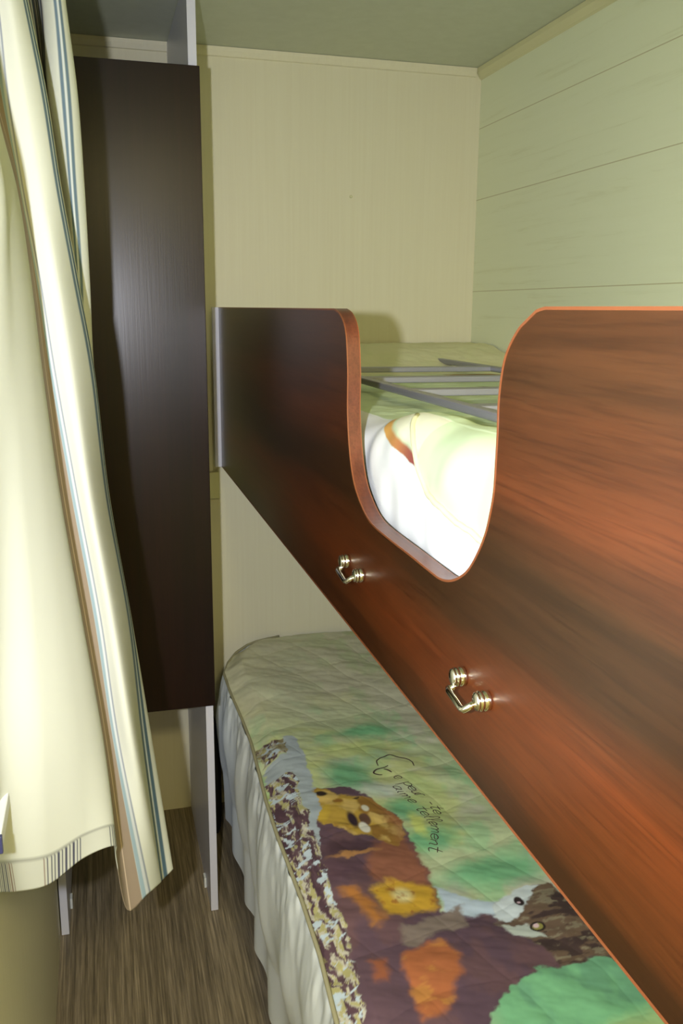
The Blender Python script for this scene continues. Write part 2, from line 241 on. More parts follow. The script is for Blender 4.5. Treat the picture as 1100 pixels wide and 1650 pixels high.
CURTAIN = [[(-0.1461, 0.8, 1.773), (-0.1458, 0.8, 1.7233), (-0.1456, 0.8, 1.6587), (-0.1453, 0.8, 1.5912), (-0.1451, 0.8, 1.5207), (-0.1449, 0.8, 1.4469), (-0.1447, 0.8, 1.3431), (-0.1446, 0.8, 1.2324), (-0.1445, 0.8, 1.1142), (-0.1525, 0.84, 0.9276)], [(-0.1308, 0.86, 1.7963), (-0.1306, 0.86, 1.7423), (-0.1304, 0.86, 1.6723), (-0.1302, 0.86, 1.5991), (-0.1301, 0.86, 1.5227), (-0.13, 0.86, 1.4427), (-0.1298, 0.86, 1.3301), (-0.1297, 0.86, 1.2101), (-0.1297, 0.86, 1.082), (-0.1367, 0.93, 0.8697)], [(-0.1225, 0.95, 1.8296), (-0.1105, 0.95, 1.7707), (-0.0962, 0.95, 1.6935), (-0.0845, 0.95, 1.612), (-0.0908, 0.95, 1.5259), (-0.0973, 0.95, 1.4362), (-0.1065, 0.95, 1.3106), (-0.1162, 0.95, 1.1775), (-0.1265, 0.95, 1.0361), (-0.1242, 1.0, 0.8198)], [(-0.1116, 1.0, 1.8488), (-0.1027, 1.0, 1.7862), (-0.0922, 1.0, 1.7042), (-0.0807, 1.0, 1.6182), (-0.0808, 1.0, 1.5275), (-0.0823, 1.0, 1.4327), (-0.0834, 1.0, 1.2993), (-0.0824, 1.0, 1.1571), (-0.0817, 1.0, 1.0051), (-0.0908, 1.04, 0.7963)], [(-0.1087, 1.05, 1.8672), (-0.1004, 1.05, 1.8011), (-0.0908, 1.05, 1.7149), (-0.0774, 1.05, 1.6245), (-0.0724, 1.05, 1.5291), (-0.0697, 1.05, 1.4292), (-0.0641, 1.05, 1.2882), (-0.0542, 1.05, 1.1371), (-0.044, 1.05, 0.975), (-0.0495, 1.07, 0.8063)], [(-0.1251, 1.1, 1.8835), (-0.1126, 1.1, 1.8148), (-0.0978, 1.1, 1.7249), (-0.0779, 1.1, 1.6305), (-0.0692, 1.1, 1.5306), (-0.0634, 1.1, 1.4257), (-0.0527, 1.1, 1.2774), (-0.0361, 1.1, 1.1181), (-0.0187, 1.1, 0.9465), (-0.0111, 1.1, 0.798)], [(-0.1321, 1.15, 1.9008), (-0.119, 1.15, 1.829), (-0.1036, 1.15, 1.735), (-0.0828, 1.15, 1.6364), (-0.0737, 1.15, 1.532), (-0.0677, 1.15, 1.4223), (-0.0566, 1.15, 1.2674), (-0.0393, 1.15, 1.1008), (-0.0212, 1.15, 0.9216), (-0.0101, 1.15, 0.7443)], [(-0.1328, 1.19, 1.9151), (-0.1192, 1.19, 1.8408), (-0.1031, 1.19, 1.7435), (-0.0814, 1.19, 1.6413), (-0.0719, 1.19, 1.5332), (-0.0656, 1.19, 1.4196), (-0.054, 1.19, 1.2591), (-0.0358, 1.19, 1.0865), (-0.0169, 1.19, 0.9008), (0.0016, 1.2, 0.625)], [(-0.1062, 1.2, 1.9215), (-0.0939, 1.2, 1.846), (-0.0893, 1.2, 1.7465), (-0.0792, 1.2, 1.6426), (-0.0659, 1.2, 1.5336), (-0.0552, 1.2, 1.4188), (-0.0367, 1.2, 1.2562), (-0.0157, 1.2, 1.0813), (0.0004, 1.2, 0.8936), (0.0329, 1.22, 0.6325)], [(-0.0878, 1.2, 1.9235), (-0.0758, 1.2, 1.8476), (-0.0664, 1.2, 1.748), (-0.0561, 1.2, 1.6436), (-0.0424, 1.2, 1.534), (-0.0302, 1.2, 1.4186), (-0.0155, 1.2, 1.2552), (0.0058, 1.2, 1.0795), (0.0242, 1.2, 0.8905), (0.0541, 1.27, 0.6134)], [(-0.0756, 1.225, 1.9338), (-0.0637, 1.225, 1.8561), (-0.0491, 1.225, 1.7544), (-0.0386, 1.225, 1.6474), (-0.0248, 1.249, 1.5357), (-0.0093, 1.273, 1.4134), (0.0022, 1.305, 1.2329), (0.0254, 1.305, 1.041), (0.0384, 1.305, 0.8357), (0.0588, 1.33, 0.5747)], [(-0.0728, 1.26, 1.9467), (-0.0605, 1.26, 1.8667), (-0.0453, 1.26, 1.762), (-0.0343, 1.26, 1.6518), (-0.0199, 1.29, 1.5369), (-0.0054, 1.32, 1.4102), (0.0068, 1.36, 1.2215), (0.0312, 1.36, 1.0213), (0.0548, 1.36, 0.8058), (0.0794, 1.36, 0.5719)], [(-0.0814, 1.33, 1.9711), (-0.0684, 1.33, 1.8866), (-0.0526, 1.33, 1.7763), (-0.0411, 1.33, 1.66), (-0.0259, 1.348, 1.5385), (-0.0109, 1.366, 1.4071), (0.0014, 1.39, 1.2156), (0.0261, 1.39, 1.0112), (0.05, 1.39, 0.7912), (0.0748, 1.39, 0.5513)], [(-0.0714, 1.4, 1.9974), (-0.0575, 1.4, 1.9083), (-0.052, 1.4, 1.791), (-0.0466, 1.4, 1.6683), (-0.0304, 1.4, 1.5399), (-0.0148, 1.4, 1.4048), (-0.0023, 1.4, 1.2137), (0.0224, 1.4, 1.0081), (0.0463, 1.4, 0.7866), (0.0652, 1.41, 0.5395)], [(-0.0598, 1.37, 1.9878), (-0.046, 1.37, 1.9004), (-0.0452, 1.37, 1.7852), (-0.0348, 1.37, 1.6651), (-0.0289, 1.379, 1.5394), (-0.0253, 1.388, 1.4057), (-0.0174, 1.4, 1.2144), (0.0009, 1.4, 1.0099), (0.0255, 1.4, 0.7893), (0.0648, 1.4, 0.5487)], [(-0.036, 1.355, 1.9849), (-0.0281, 1.355, 1.8976), (-0.0236, 1.355, 1.7834), (-0.0222, 1.355, 1.6638), (-0.0201, 1.367, 1.5392), (-0.0234, 1.379, 1.4063), (-0.0155, 1.395, 1.2153), (0.0028, 1.395, 1.0115), (0.0274, 1.395, 0.7916), (0.0691, 1.4, 0.5492)], [(-0.0232, 1.38, 1.9953), (-0.0181, 1.38, 1.9059), (-0.0089, 1.38, 1.7896), (-0.0062, 1.38, 1.6676), (-0.0057, 1.389, 1.54), (-0.0063, 1.398, 1.4049), (0.0021, 1.41, 1.2114), (0.0272, 1.41, 1.0041), (0.0501, 1.41, 0.7811), (0.0761, 1.41, 0.545)], [(-0.0339, 1.43, 2.0122), (-0.0288, 1.43, 1.9197), (-0.0195, 1.43, 1.7995), (-0.0169, 1.43, 1.6732), (-0.0166, 1.43, 1.541), (-0.0175, 1.43, 1.4028), (-0.0045, 1.43, 1.2077), (0.0206, 1.43, 0.9977), (0.0436, 1.43, 0.7718), (0.0593, 1.44, 0.5278)]]
# ------------------------------------------------------------------ the room
XL, XR, YE, YN, ZC = -0.158, 1.077, 2.503, -1.7, 2.16
struct(box('floor', (XL-.1, YN-.1, -.05), (XR+.1, YE+.1, 0), M_FLOOR))
struct(box('ceiling', (XL-.1, YN-.1, ZC), (XR+.1, YE+.1, ZC+.05), M_CEIL))
struct(box('wall_end', (XL-.1, YE, 0), (XR+.1, YE+.05, ZC), M_WALL))
struct(box('wall_rear', (XL-.1, YN-.05, 0), (XR+.1, YN, ZC), M_WALL))
struct(box('wall_right', (XR, YN, 0), (XR+.05, YE, ZC), M_PLANK))
WY0, WY1, WZ0, WZ1 = .22, .98, .98, 1.80
bm = bmesh.new()
add_box(bm, (XL-.05, YN, 0), (XL, YE, WZ0)); add_box(bm, (XL-.05, YN, WZ1), (XL, YE, ZC))
add_box(bm, (XL-.05, YN, WZ0), (XL, WY0, WZ1)); add_box(bm, (XL-.05, WY1, WZ0), (XL, YE, WZ1))
struct(from_bm('wall_left', bm, M_WALL))
# cove trims under the ceiling
bm = bmesh.new()
P = [(XR, ZC-.001), (XR-.016, ZC-.001), (XR-.014, ZC-.012), (XR-.005, ZC-.026), (XR, ZC-.030)]
A = [bm.verts.new((x, YN+.02, z)) for x, z in P]; B = [bm.verts.new((x, YE-.001, z)) for x, z in P]
for i in range(5): bm.faces.new((A[i], A[(i+1) % 5], B[(i+1) % 5], B[i]))
bm.faces.new(A[::-1]); bm.faces.new(B); bmesh.ops.recalc_face_normals(bm, faces=bm.faces)
struct(from_bm('trim_1', bm, M_TRIM))
bm = bmesh.new()
P = [(YE, ZC-.001), (YE-.010, ZC-.001), (YE-.009, ZC-.010), (YE-.004, ZC-.022), (YE, ZC-.024)]
A = [bm.verts.new((XL+.001, y, z)) for y, z in P]; B = [bm.verts.new((XR-.017, y, z)) for y, z in P]
for i in range(5): bm.faces.new((A[i], A[(i+1) % 5], B[(i+1) % 5], B[i]))
bm.faces.new(A[::-1]); bm.faces.new(B); bmesh.ops.recalc_face_normals(bm, faces=bm.faces)
struct(from_bm('trim_2', bm, M_WALL))
# window in the left wall
bm = bmesh.new(); f = .035
for a, b in (((WY0, WZ0), (WY1, WZ0+f)), ((WY0, WZ1-f), (WY1, WZ1)), ((WY0, WZ0+f), (WY0+f, WZ1-f)), ((WY1-f, WZ0+f), (WY1, WZ1-f)), (((WY0+WY1)/2-.015, WZ0+f), ((WY0+WY1)/2+.015, WZ1-f))):
    add_box(bm, (XL-.045, a[0], a[1]), (XL-.012, b[0], b[1]))
win = struct(from_bm('window_1', bm, M_FRAME))
box('pane', (XL-.032, WY0+f, WZ0+f), (XL-.028, WY1-f, WZ1-f), M_GLASS, win)

# ------------------------------------------------------------------ wardrobe
wr = thing('wardrobe', 'tall narrow wardrobe with one dark brown door between white side panels', 'wardrobe', (.04, 2.25, 0))
YD = 1.994
R_ = put(box('side_panel', (.2095, YD+.004, 0.001), (.2275, YE-.002, ZC-.002), M_LAM, None, .0006), wr)
L_ = put(box('side_panel', (-.155, YD+.004, 0.001), (-.137, YE-.002, ZC-.002), M_LAM, None, .0006), wr)
put(box('shelf', (-.137, YD+.03, 1.955), (.2095, YE-.003, 1.972), M_LAM), wr)
put(box('shelf', (-.137, YD+.03, .585), (.2095, YE-.003, .602), M_LAM), wr)
dr = put(box('door', (-.134, YD-.016, .5735), (.2305, YD, 1.983), M_DOOR, None, .0012), wr); dr['label'] = 'dark wenge wood door without a knob'
for x0, x1 in ((.2035, .2092), (-.1368, -.131)):
    put(box('corner_bracket', (x0, YD+.10, .001), (x1, YD+.125, .03), M_FRAME, None, .001), wr)

# ------------------------------------------------------------------ upper bunk
GX, GT, GZ0, GZ1, GY0, GY1 = .318, .018, 1.0715, 1.5035, .12, 2.44
ub = thing('upper_bunk', 'upper bunk with walnut guard board cut out by a deep U-shaped notch', 'bunk bed', (.7, 1.3, 1.07))
nt = catmull(np.array(NOTCH), 150)
def drop(p): return max(0, 0)
outline = [(GY1, GZ0), (GY0, GZ0), (GY0, GZ1)] + [(float(a), float(min(b, GZ1))) for a, b in nt] + [(GY1, GZ1)]
N_ = len(outline)
def offset(pl, d):
    o = []
    for i in range(len(pl)):
        p0 = Vector(pl[i-1]); p1 = Vector(pl[i]); p2 = Vector(pl[(i+1) % len(pl)])
        a = (p1-p0); b = (p2-p1)
        if a.length < 1e-6: a = b
        if b.length < 1e-6: b = a
        a.normalize(); b.normalize(); n1 = Vector((-a.y, a.x)); n2 = Vector((-b.y, b.x)); m = (n1+n2)
        m = m.normalized() if m.length > 1e-6 else n1
        o.append(tuple(p1+m*(d/max(.35, m.dot(n1)))))
    return o
area = sum(outline[i][0]*outline[(i+1) % N_][1]-outline[(i+1) % N_][0]*outline[i][1] for i in range(N_))
sgn = 1 if area > 0 else -1
inner = offset(outline, sgn*.0012); inner2 = offset(outline, sgn*.0024)
gp = put(prism('guard_panel', inner, GX, GX+GT, M_GUARD), ub)
def ring(name, P, Q, x0, x1, mat, parent):
    bm = bmesh.new(); n = len(P); v = [[bm.verts.new((x, *p)) for p in pl] for x, pl in ((x0, P), (x1, P), (x0, Q), (x1, Q))]
    for i in range(n):
        j = (i+1) % n
        for a, b in ((0, 1), (1, 3), (3, 2), (2, 0)): bm.faces.new((v[a][i], v[a][j], v[b][j], v[b][i]))
    bmesh.ops.recalc_face_normals(bm, faces=bm.faces)
    o = from_bm(name, bm, mat, parent, False); return o
eb = ring('edge_band', outline, inner, GX+.001, GX+GT-.001, M_BAND, gp); eb['label'] = 'brown wood edge strip around the guard board'
lp = ring('edge_lip', offset(outline, 0), inner2, GX-.0005, GX+.0012, M_LIP, gp); lp['label'] = 'thin orange lip along the front edge of the guard board'
lp2 = ring('edge_lip', offset(outline, 0), inner2, GX+GT-.0012, GX+GT+.0004, M_LIP, gp)
for o in (eb, lp, lp2): o.matrix_parent_inverse = Matrix.Identity(4)
put(box('end_profile', (.3005, GY1-.006, GZ0), (.3365, GY1+.006, GZ1), M_LAM, None, .001), ub)
put(box('mattress_base', (GX+GT+.001, GY0, GZ0+.005), (XR-.003, YE-.003, 1.105), M_LAM), ub)
put(box('mattress', (GX+GT+.025, GY0+.02, 1.106), (XR-.006, YE-.006, 1.22), M_MATT, None, .01), ub)
def handle(y0, y1, z):
    h = None
    for k, y in enumerate((y0, y1)):
        bm = bmesh.new(); X = GX
        prof = [(0, .0088), (.002, .0092), (.0055, .0092), (.006, .0082), (.007, .0082), (.0075, .0092), (.0095, .0092), (.010, .0080), (.011, .0080), (.0115, .0086), (.0128, .0080), (.0138, .0050), (.014, .0)]
        add_tube(bm, [(X-d, y, z) for d, r in prof], [max(r, .0003) for d, r in prof], 24)
        r = from_bm('rosette', bm, M_CHROME, None, True)
        bmm = r
        if k == 0:
            bar = bmesh.new(); s = (y1-y0)
            add_tube(bar, [(X-.008, y0-.002, z-.006), (X-.013, y0-.003, z-.009), (X-.0165, y0+s*.03, z-.010), (X-.0180, y0+s*.14, z-.0102), (X-.0195, y0+s*.5, z-.0104), (X-.0210, y0+s*.80, z-.0104), (X-.0205, y0+s*.90, z-.0092), (X-.017, y0+s*.97, z-.005), (X-.012, y1, z-.001)], .0033, 14)
            h = put(from_bm('ladder_handle', bar, M_CHROME, None, True), ub); h['label'] = 'chrome bar handle on the guard board'
        r.parent = h; r.matrix_parent_inverse = (h.matrix_parent_inverse @ Matrix.Identity(4)).inverted() @ Matrix.Translation(-Vector(ub.location)) if False else Matrix.Identity(4)
for k in (0, 2): handle(POSTS[k][0], POSTS[k+1][0], 1.1648)
tag(box('support_block', (.288, YE-.022, .972), (.3165, YE-.001, 1.048), M_TRIM, None, .002), 'small cream block on end wall between the wardrobe and upper bunk', 'bracket')
tag(tube('wall_cap', [(.701, YE-.0002, 1.806), (.701, YE-.002, 1.806), (.701, YE-.003, 1.806)], [.004, .004, .002], M_TRIM), 'tiny round cream screw cap in the middle of the end wall', 'screw cap')

# ------------------------------------------------------------------ printed pattern of the bedspreads
def paint(x, y):
    G = 1.0
    wx = x+(fbm(x*32, y*32, 3)-.5)*.024+(fbm(x*110, y*110, 31)-.5)*.010; wy = y+(fbm(x*32, y*32, 9)-.5)*.024+(fbm(x*110, y*110, 33)-.5)*.010
    n1 = fbm(x*9, y*9, 21); n2 = fbm(x*22, y*14, 23); n3 = fbm(x*120, y*70, 27)
    c = np.empty(x.shape+(3,))
    def blend(m, col): 
        col = np.asarray(col) if np.ndim(col) == 1 and len(col) == 3 and max(col) <= 1.0 else lin(col)
        c[...] = c*(1-m[..., None])+col*m[..., None]
    far = sm(1.75, 2.1, y)
    c[...] = lin((196, 208, 160)); blend(sm(.45, .62, n1), (206, 206, 178)); blend(sm(.5, .7, n2)*.7, (160, 205, 150)); blend(sm(.55, .75, fbm(x*7, y*11, 41))*.7, (205, 215, 130))
    blend(far*.85, (222, 218, 186)); blend(far*sm(.45, .65, n2)*sm(.40, .7, x)*.6, (200, 214, 160))
    def spot(k, col, s=1.0, soft=.5, wob=True):
        cx, cy, a, b = SPOTS[k]; X, Y = (wx, wy) if wob else (x, y)
        d = np.sqrt(((X-cx)/(a))**2+((Y-cy)/(b))**2); blend((1-sm(1-soft, 1+soft, d))*s, col)
    def poly(k, col, soft=.004, s=1.0):
        blend((1-sm(-soft, soft, sdf(wx, wy, POLYS[k])))*s, col)
    for k in ('g1', 'g2', 'g3', 'g4', 'g5'): spot(k, (120, 185, 132), .95, .6)
    spot('y1', (215, 225, 110), .7); spot('y2', (220, 230, 120), .8, .6); spot('l1', (205, 215, 200), .8, .6)
    # foreground green
    gm = (1-sm(1.0, 1.06, wy))*sm(.42, .5, x); blend(gm, (130, 195, 140)); blend(gm*sm(.5, .7, n2)*.7, (110, 165, 128)); blend(gm*(1-sm(.86, .9, wy-.1*(x-.6)))*.9, (185, 210, 140))
    blend((sdf(wx, wy, [(.62, 1.17), (.72, 1.205), (.8, 1.2), (.8, .985), (.70, .985)]) < 0)*0.0, (130, 195, 140))
    poly('dark', (98, 74, 84), .003); dk = 1-sm(-.004, .004, sdf(wx, wy, POLYS['dark']))
    blend(dk*sm(.45, .65, n2)*.7, (116, 84, 84)); blend(dk*sm(.6, .75, n1)*.6, (72, 54, 66))
    poly('chest', (146, 92, 66), .012); poly('face', (196, 160, 62), .004)
    fm = 1-sm(-.004, .004, sdf(wx, wy, POLYS['face'])); blend(fm*sm(.46, .62, fbm(x*26, y*18, 51))*.75, (138, 92, 36)); blend(fm*sm(.56, .72, fbm(x*30, y*22, 52))*.8, (222, 190, 108))
    blend(fm*sm(.47, .515, x)*.8, (160, 100, 70))
    poly('cheek', (206, 172, 60), .005)
    spot('d1', (74, 50, 58), .9, .4); spot('d2', (92, 66, 76), .9, .4)
    spot('nose', (44, 26, 20), 1, .3, False); blend((1-sm(.8, 1.2, np.hypot((x-.447)/.011, (y-1.452)/.018)))*.9, (84, 52, 52)); spot('eye', (50, 30, 40), 1, .4, False); spot('ear', (60, 40, 24), .9); spot('br', (140, 86, 30), .8)
    spot('w1', (228, 226, 200), .95, .3, False); spot('w2', (240, 236, 215), 1, .2, False); spot('jowl', (196, 142, 80), .8, .5)
    poly('fur', (214, 168, 50), .009); poly('furb', (186, 122, 56), .011); spot('pale', (238, 226, 160), .9, .6, False)
    ff = (1-sm(-.004, .004, sdf(wx, wy, POLYS['fur']))); blend(ff*sm(.58, .7, fbm(x*50, y*30, 61))*.8, (168, 104, 42))
    poly('orange', (184, 108, 62), .009); poly('orange2', (160, 94, 62), .009); om = 1-sm(-.006, .006, sdf(wx, wy, POLYS['orange'])); blend(om*sm(.5, .7, fbm(x*30, y*60, 63))*.6, (214, 152, 70)); blend(om*(1-sm(.41, .44, x))*0, (120, 84, 84))
    poly('white', (196, 212, 220), .005); poly('paw', (138, 122, 108), .006)
    poly('cat', (112, 90, 70), .004); cm = 1-sm(-.004, .004, sdf(wx, wy, POLYS['cat']))
    blend(cm*sm(.48, .58, fbm(x*26, y*70, 71))*.9, (64, 46, 44)); blend(cm*sm(.56, .7, fbm(x*60, y*110, 73))*.7, (150, 140, 112))
    poly('muz1', (212, 222, 220), .003); poly('muz2', (206, 214, 200), .003)
    spot('e1', (42, 28, 26), 1, .15, False); spot('e2', (150, 144, 70), 1, .15, False); spot('e2p', (226, 196, 196), 1, .3, False)
    for cx, cy in ((SPOTS['e1'][0]-.0015, SPOTS['e1'][1]-.002),): blend(1-sm(.6, 1.4, np.hypot(x-cx, y-cy)/.003), (226, 196, 200))
    ring_ = np.abs(np.hypot((x-SPOTS['e2'][0])/1.1, y-SPOTS['e2'][1])-.0095); blend(1-sm(.001, .0028, ring_), (48, 34, 28))
    # bark strip
    poly('greyband', (176, 188, 192), .002)
    for k in ('bark', 'patch'):
        b = 1-sm(-.0015, .0015, sdf(wx, wy, POLYS[k]))
        blend(b, (96, 70, 78)); q1 = x+(fbm(x*40, y*30, 88)-.5)*.022; st = fbm(q1*150+y*14, y*22, 81, 3); st2 = fbm(q1*260+y*20, y*60, 83, 3)
        blend(b*sm(.49, .56, st*.6+st2*.4), (200, 196, 176)); blend(b*sm(.56, .62, st2*.7+st*.3)*.8, (176, 170, 96)); blend(b*(1-sm(.36, .42, st))*.6, (66, 44, 54)); blend(b*sm(.60, .64, fbm(wx*60, wy*60, 85)), (196, 212, 220))
    if True:
        b = 1-sm(-.0015, .0015, sdf(wx, wy, POLYS['patch'])); blend(b*sm(.45, .6, fbm(x*60, y*60, 87))*.8, (150, 140, 100))
    c *= (0.94+.12*n3)[..., None]
    return c

# ------------------------------------------------------------------ lower bed
bd = thing('lower_bed', 'lower bed frame and mattress beneath the printed bedspread', 'bed', (.7, 1.5, 0))
put(box('bed_base', (.36, .35, .10), (XR-.01, YE-.01, .30), M_LAM, None, .003), bd)
put(box('mattress', (.35, .34, .301), (XR-.008, YE-.008, .515), M_MATT, None, .02), bd)
for x in (.38, 1.0):
    for y in (.42, 2.4): put(tube('leg', [(x, y, .001), (x, y, .10)], .02, M_ALU), bd)
bs = thing('bedspread', 'printed bedspread with white gathered skirt on the lower bed, bear and cat print', 'bedspread', (.7, 1.5, .55))
pp = np.array(sorted([(b, a) for a, b in PIPE if b < 2.3])); PY = [.30]+[2.26, 2.32, 2.38, 2.43, 2.47, 2.4985]
def xleft(y):
    k = np.array([.3, 1.0, 1.14, 1.2754, 1.39, 1.47, 1.595, 1.747, 1.85, 1.964, 2.13, 2.2544, 2.33, 2.40, 2.45, 2.48, 2.4985])
    v = np.array([.272, .2758, .2850, .2868, .2850, .2832, .2845, .292, .2962, .295, .2895, .2900, .312, .345, .385, .425, .49])
    return np.interp(y, k, v)
ys = np.concatenate([np.linspace(.34, .86, 60, endpoint=False), np.linspace(.86, 2.0, 560, endpoint=False), np.linspace(2.0, 2.4985, 130)])
u = np.concatenate([np.linspace(0, .60, 270, endpoint=False), np.linspace(.60, 1, 50)])
Yg = np.repeat(ys[:, None], len(u), 1); xl = xleft(ys)[:, None]; Xg = xl+(XR-.004-xl)*u[None, :]
ed = np.minimum(Xg-xl, 1e9); edy = 2.4985-Yg
Z = .556+.012*(fbm(Xg*5, Yg*4, 91)-.5)*2
sx_ = np.abs(np.sin((Xg*.9+Yg*.35+.06*noise(Xg*6, Yg*6, 5))*math.pi/.12)); sy_ = np.abs(np.sin((Yg-.25*Xg+.07*noise(Xg*5, Yg*5, 6))*math.pi/.15))
Z += .0022*(sx_**.4)+.0022*(sy_**.4)-.004
Z += .0045*(fbm(Xg*12+Yg*8, Yg*16, 95)-.5)*2
Z -= .024*(1-sm(0, .05, ed))+.02*(1-sm(0, .06, edy))
qt = put(grid_mesh('quilt_top', np.stack([Xg, Yg, Z], -1), M_PRINT, None, paint(Xg, Yg)), bs)
ps = np.linspace(.34, 2.4985, 180); pz = .5335
put(tube('piping', [(float(xleft(a))-.002, float(a), pz) for a in ps], .0038, M_PIPE, None, 8), bs)
# gathered skirt
ps = np.linspace(.34, 2.4985, 1100); T = np.linspace(0, 1, 60)
Sg, Tg = np.meshgrid(ps, T); 
amp = .0012+.0085*Tg**.6*(.5+noise(Sg*4, Tg*0, 71))
ph = Sg*2*math.pi/.19+3.0*noise(Sg*3.2, Tg*.7, 7)
fine = (noise(Sg*48, Tg*10, 17)-.5)*.0055*np.exp(-(Tg/.22)**2)+(noise(Sg*15, Tg*4, 73)-.5)*.008*np.sin(math.pi*np.clip(Tg*1.3, 0, 1))
X_ = xleft(Sg)-.003-.016*np.sin(math.pi*np.clip(Tg*1.5, 0, 1))**.8-amp*(1+np.sin(ph))*.75-fine*1.2+.012*Tg-.012*noise(Sg*7, Tg*2, 18)*Tg
X_ = np.maximum(X_, .2345+0*X_) 
Zs = pz-.002-Tg*(pz-.10+.01*np.sin(Sg*14)+0*Tg)+fine*.6
Ysk = Sg+amp*.5*np.cos(ph); Ysk = np.minimum(Ysk, 2.499)
sk = put(grid_mesh('gathered_skirt', np.stack([X_, Ysk, Zs], -1), M_WHITE), bs); sk['label'] = 'white gathered fabric skirt'
# brush lettering of the print
GL = {'J': [[(.2, 1.9), (.9, 1.9)], [(.6, 1.9), (.55, .6), (.4, -.4), (.1, -.5), (-.05, -.2)]],
 'e': [[(0, .45), (.5, .55), (.5, .9), (.25, 1), (.02, .7), (.05, .2), (.3, 0), (.6, .25)]],
 'p': [[(.05, 1), (.05, -1.3)], [(.05, .7), (.35, 1), (.6, .75), (.55, .2), (.25, 0), (.05, .2)]],
 'u': [[(0, 1), (.02, .2), (.2, 0), (.42, .2), (.5, 1)], [(.5, 1), (.52, .1), (.65, .05)]],
 'x': [[(0, 1), (.5, 0)], [(.5, 1), (0, 0)]],
 't': [[(.2, 1.9), (.18, .2), (.35, 0), (.5, .15)], [(-.1, 1.15), (.5, 1.2)]],
 'a': [[(.5, .9), (.2, 1), (0, .6), (.08, .08), (.3, 0), (.5, .5), (.52, 1), (.5, .15), (.65, .05)]],
 'i': [[(.1, 1), (.1, .15), (.25, 0)], [(.12, 1.4), (.14, 1.45)]],
 'm': [[(0, 1), (0, 0)], [(0, .6), (.2, 1), (.35, .8), (.35, 0)], [(.35, .6), (.55, 1), (.7, .8), (.7, 0)]],
 'n': [[(0, 1), (0, 0)], [(0, .6), (.25, 1), (.42, .8), (.42, .05), (.55, 0)]],
 'l': [[(.02, .4), (.3, 1.6), (.2, 2.1), (.06, 1.8), (.1, .2), (.28, 0)]],
 'r': [[(0, 1), (0, 0)], [(0, .6), (.2, 1), (.42, .9)]], '-': [[(0, .5), (.4, .55)]], "'": [[(.1, 1.9), (.05, 1.5)]]}
ADV = {'m': .95, 'i': .4, 'l': .42, 't': .55, "'": .25, '-': .6, ' ': .55}
from mathutils.bvhtree import BVHTree
bvh = BVHTree.FromPolygons([tuple(v.co) for v in qt.data.vertices], [tuple(p.vertices) for p in qt.data.polygons])
def hz(x, y):
    h = bvh.ray_cast(Vector((x, y, 1.0)), Vector((0, 0, -1)))[0]
    return (h.z if h else .556)+.0006
bm = bmesh.new()
def stroke(pts, wd):
    pts = catmull(np.array(pts), max(8, len(pts)*5)) if len(pts) > 2 else catmull(np.array(pts), 5)
    L = []
    for i, p in enumerate(pts):
        t = pts[min(i+1, len(pts)-1)]-pts[max(i-1, 0)]; t = t/(np.hypot(*t)+1e-9); nn = np.array([-t[1], t[0]])
        ww = wd*(.55+.45*math.sin(math.pi*i/(len(pts)-1))); a = p+nn*ww; b = p-nn*ww
        L.append((bm.verts.new((a[0], a[1], hz(*a))), bm.verts.new((b[0], b[1], hz(*b)))))
    for (a, b), (c_, d_) in zip(L, L[1:]): bm.faces.new((a, b, d_, c_))
def write(txt, path, xh, wd=.0007):
    P_ = catmull(np.array(path), 200); seg = np.hypot(*(P_[1:]-P_[:-1]).T); cum = np.concatenate([[0], np.cumsum(seg)])
    tot = sum(ADV.get(ch, .68) for ch in txt); k = cum[-1]/tot; cur = 0
    for ch in txt:
        if ch in GL:
            for s in GL[ch]:
                out = []
                for gx, gy in s:
                    d_ = min(max((cur+(gx+gy*.12))*k, 0), cum[-1]*.9999); j = np.searchsorted(cum, d_)-1; j = max(0, min(j, len(seg)-1))
                    t = (P_[j+1]-P_[j])/seg[j]; p = P_[j]+t*(d_-cum[j]); nn = np.array([-t[1], t[0]])
                    if nn[0] < 0: nn = -nn
                    out.append(p+nn*gy*xh)
                stroke(out, wd)
        cur += ADV.get(ch, .68)
write('e peur -te', LINE1, .0135, .0011); write("aime tellement", LINE2, .0135, .0011)
for s in SWASH: stroke(s, .0019)
lt = put(from_bm('lettering', bm, M_INK), bs); lt['label'] = 'handwritten brown words printed across the bedspread'

# black rounded form filling the gap beside the wardrobe panel
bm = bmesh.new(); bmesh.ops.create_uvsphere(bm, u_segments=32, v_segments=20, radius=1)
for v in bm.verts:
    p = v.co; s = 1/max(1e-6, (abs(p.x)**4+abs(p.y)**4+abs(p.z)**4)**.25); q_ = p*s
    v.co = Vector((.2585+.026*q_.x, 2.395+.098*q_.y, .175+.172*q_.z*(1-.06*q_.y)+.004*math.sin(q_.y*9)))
black_form = from_bm('black_form', bm, M_BLACK, None, True); tag(black_form, 'black rounded form on the floor between the wardrobe side panel and lower bed', 'black_form')

# ------------------------------------------------------------------ upper bedspread
us = thing('bedspread', 'crumpled printed bedspread on the upper bunk, seen through the guard notch under the ladder', 'bedspread', (.7, 1.3, 1.3))
ys = np.concatenate([np.linspace(.16, .62, 90, endpoint=False), np.linspace(.62, 1.3, 520, endpoint=False), np.linspace(1.3, 2.497, 260)])
nS = 150; side = np.linspace(0, 1, nS, endpoint=False); top = np.linspace(0, 1, 260)
Pz = []; C_ = []
yy = ys[:, None]
ztop = 1.352+.06*sm(2.05, 2.40, yy)-.0*yy
bul = .030*sm(.55, .70, yy)*(1-sm(1.02, 1.22, yy))+.006*(noise(yy*12, yy*0, 19)-.5)
sx0 = .343+.004*noise(yy*14, yy*0+2, 3); lz = 1.185
th = side[None, :]
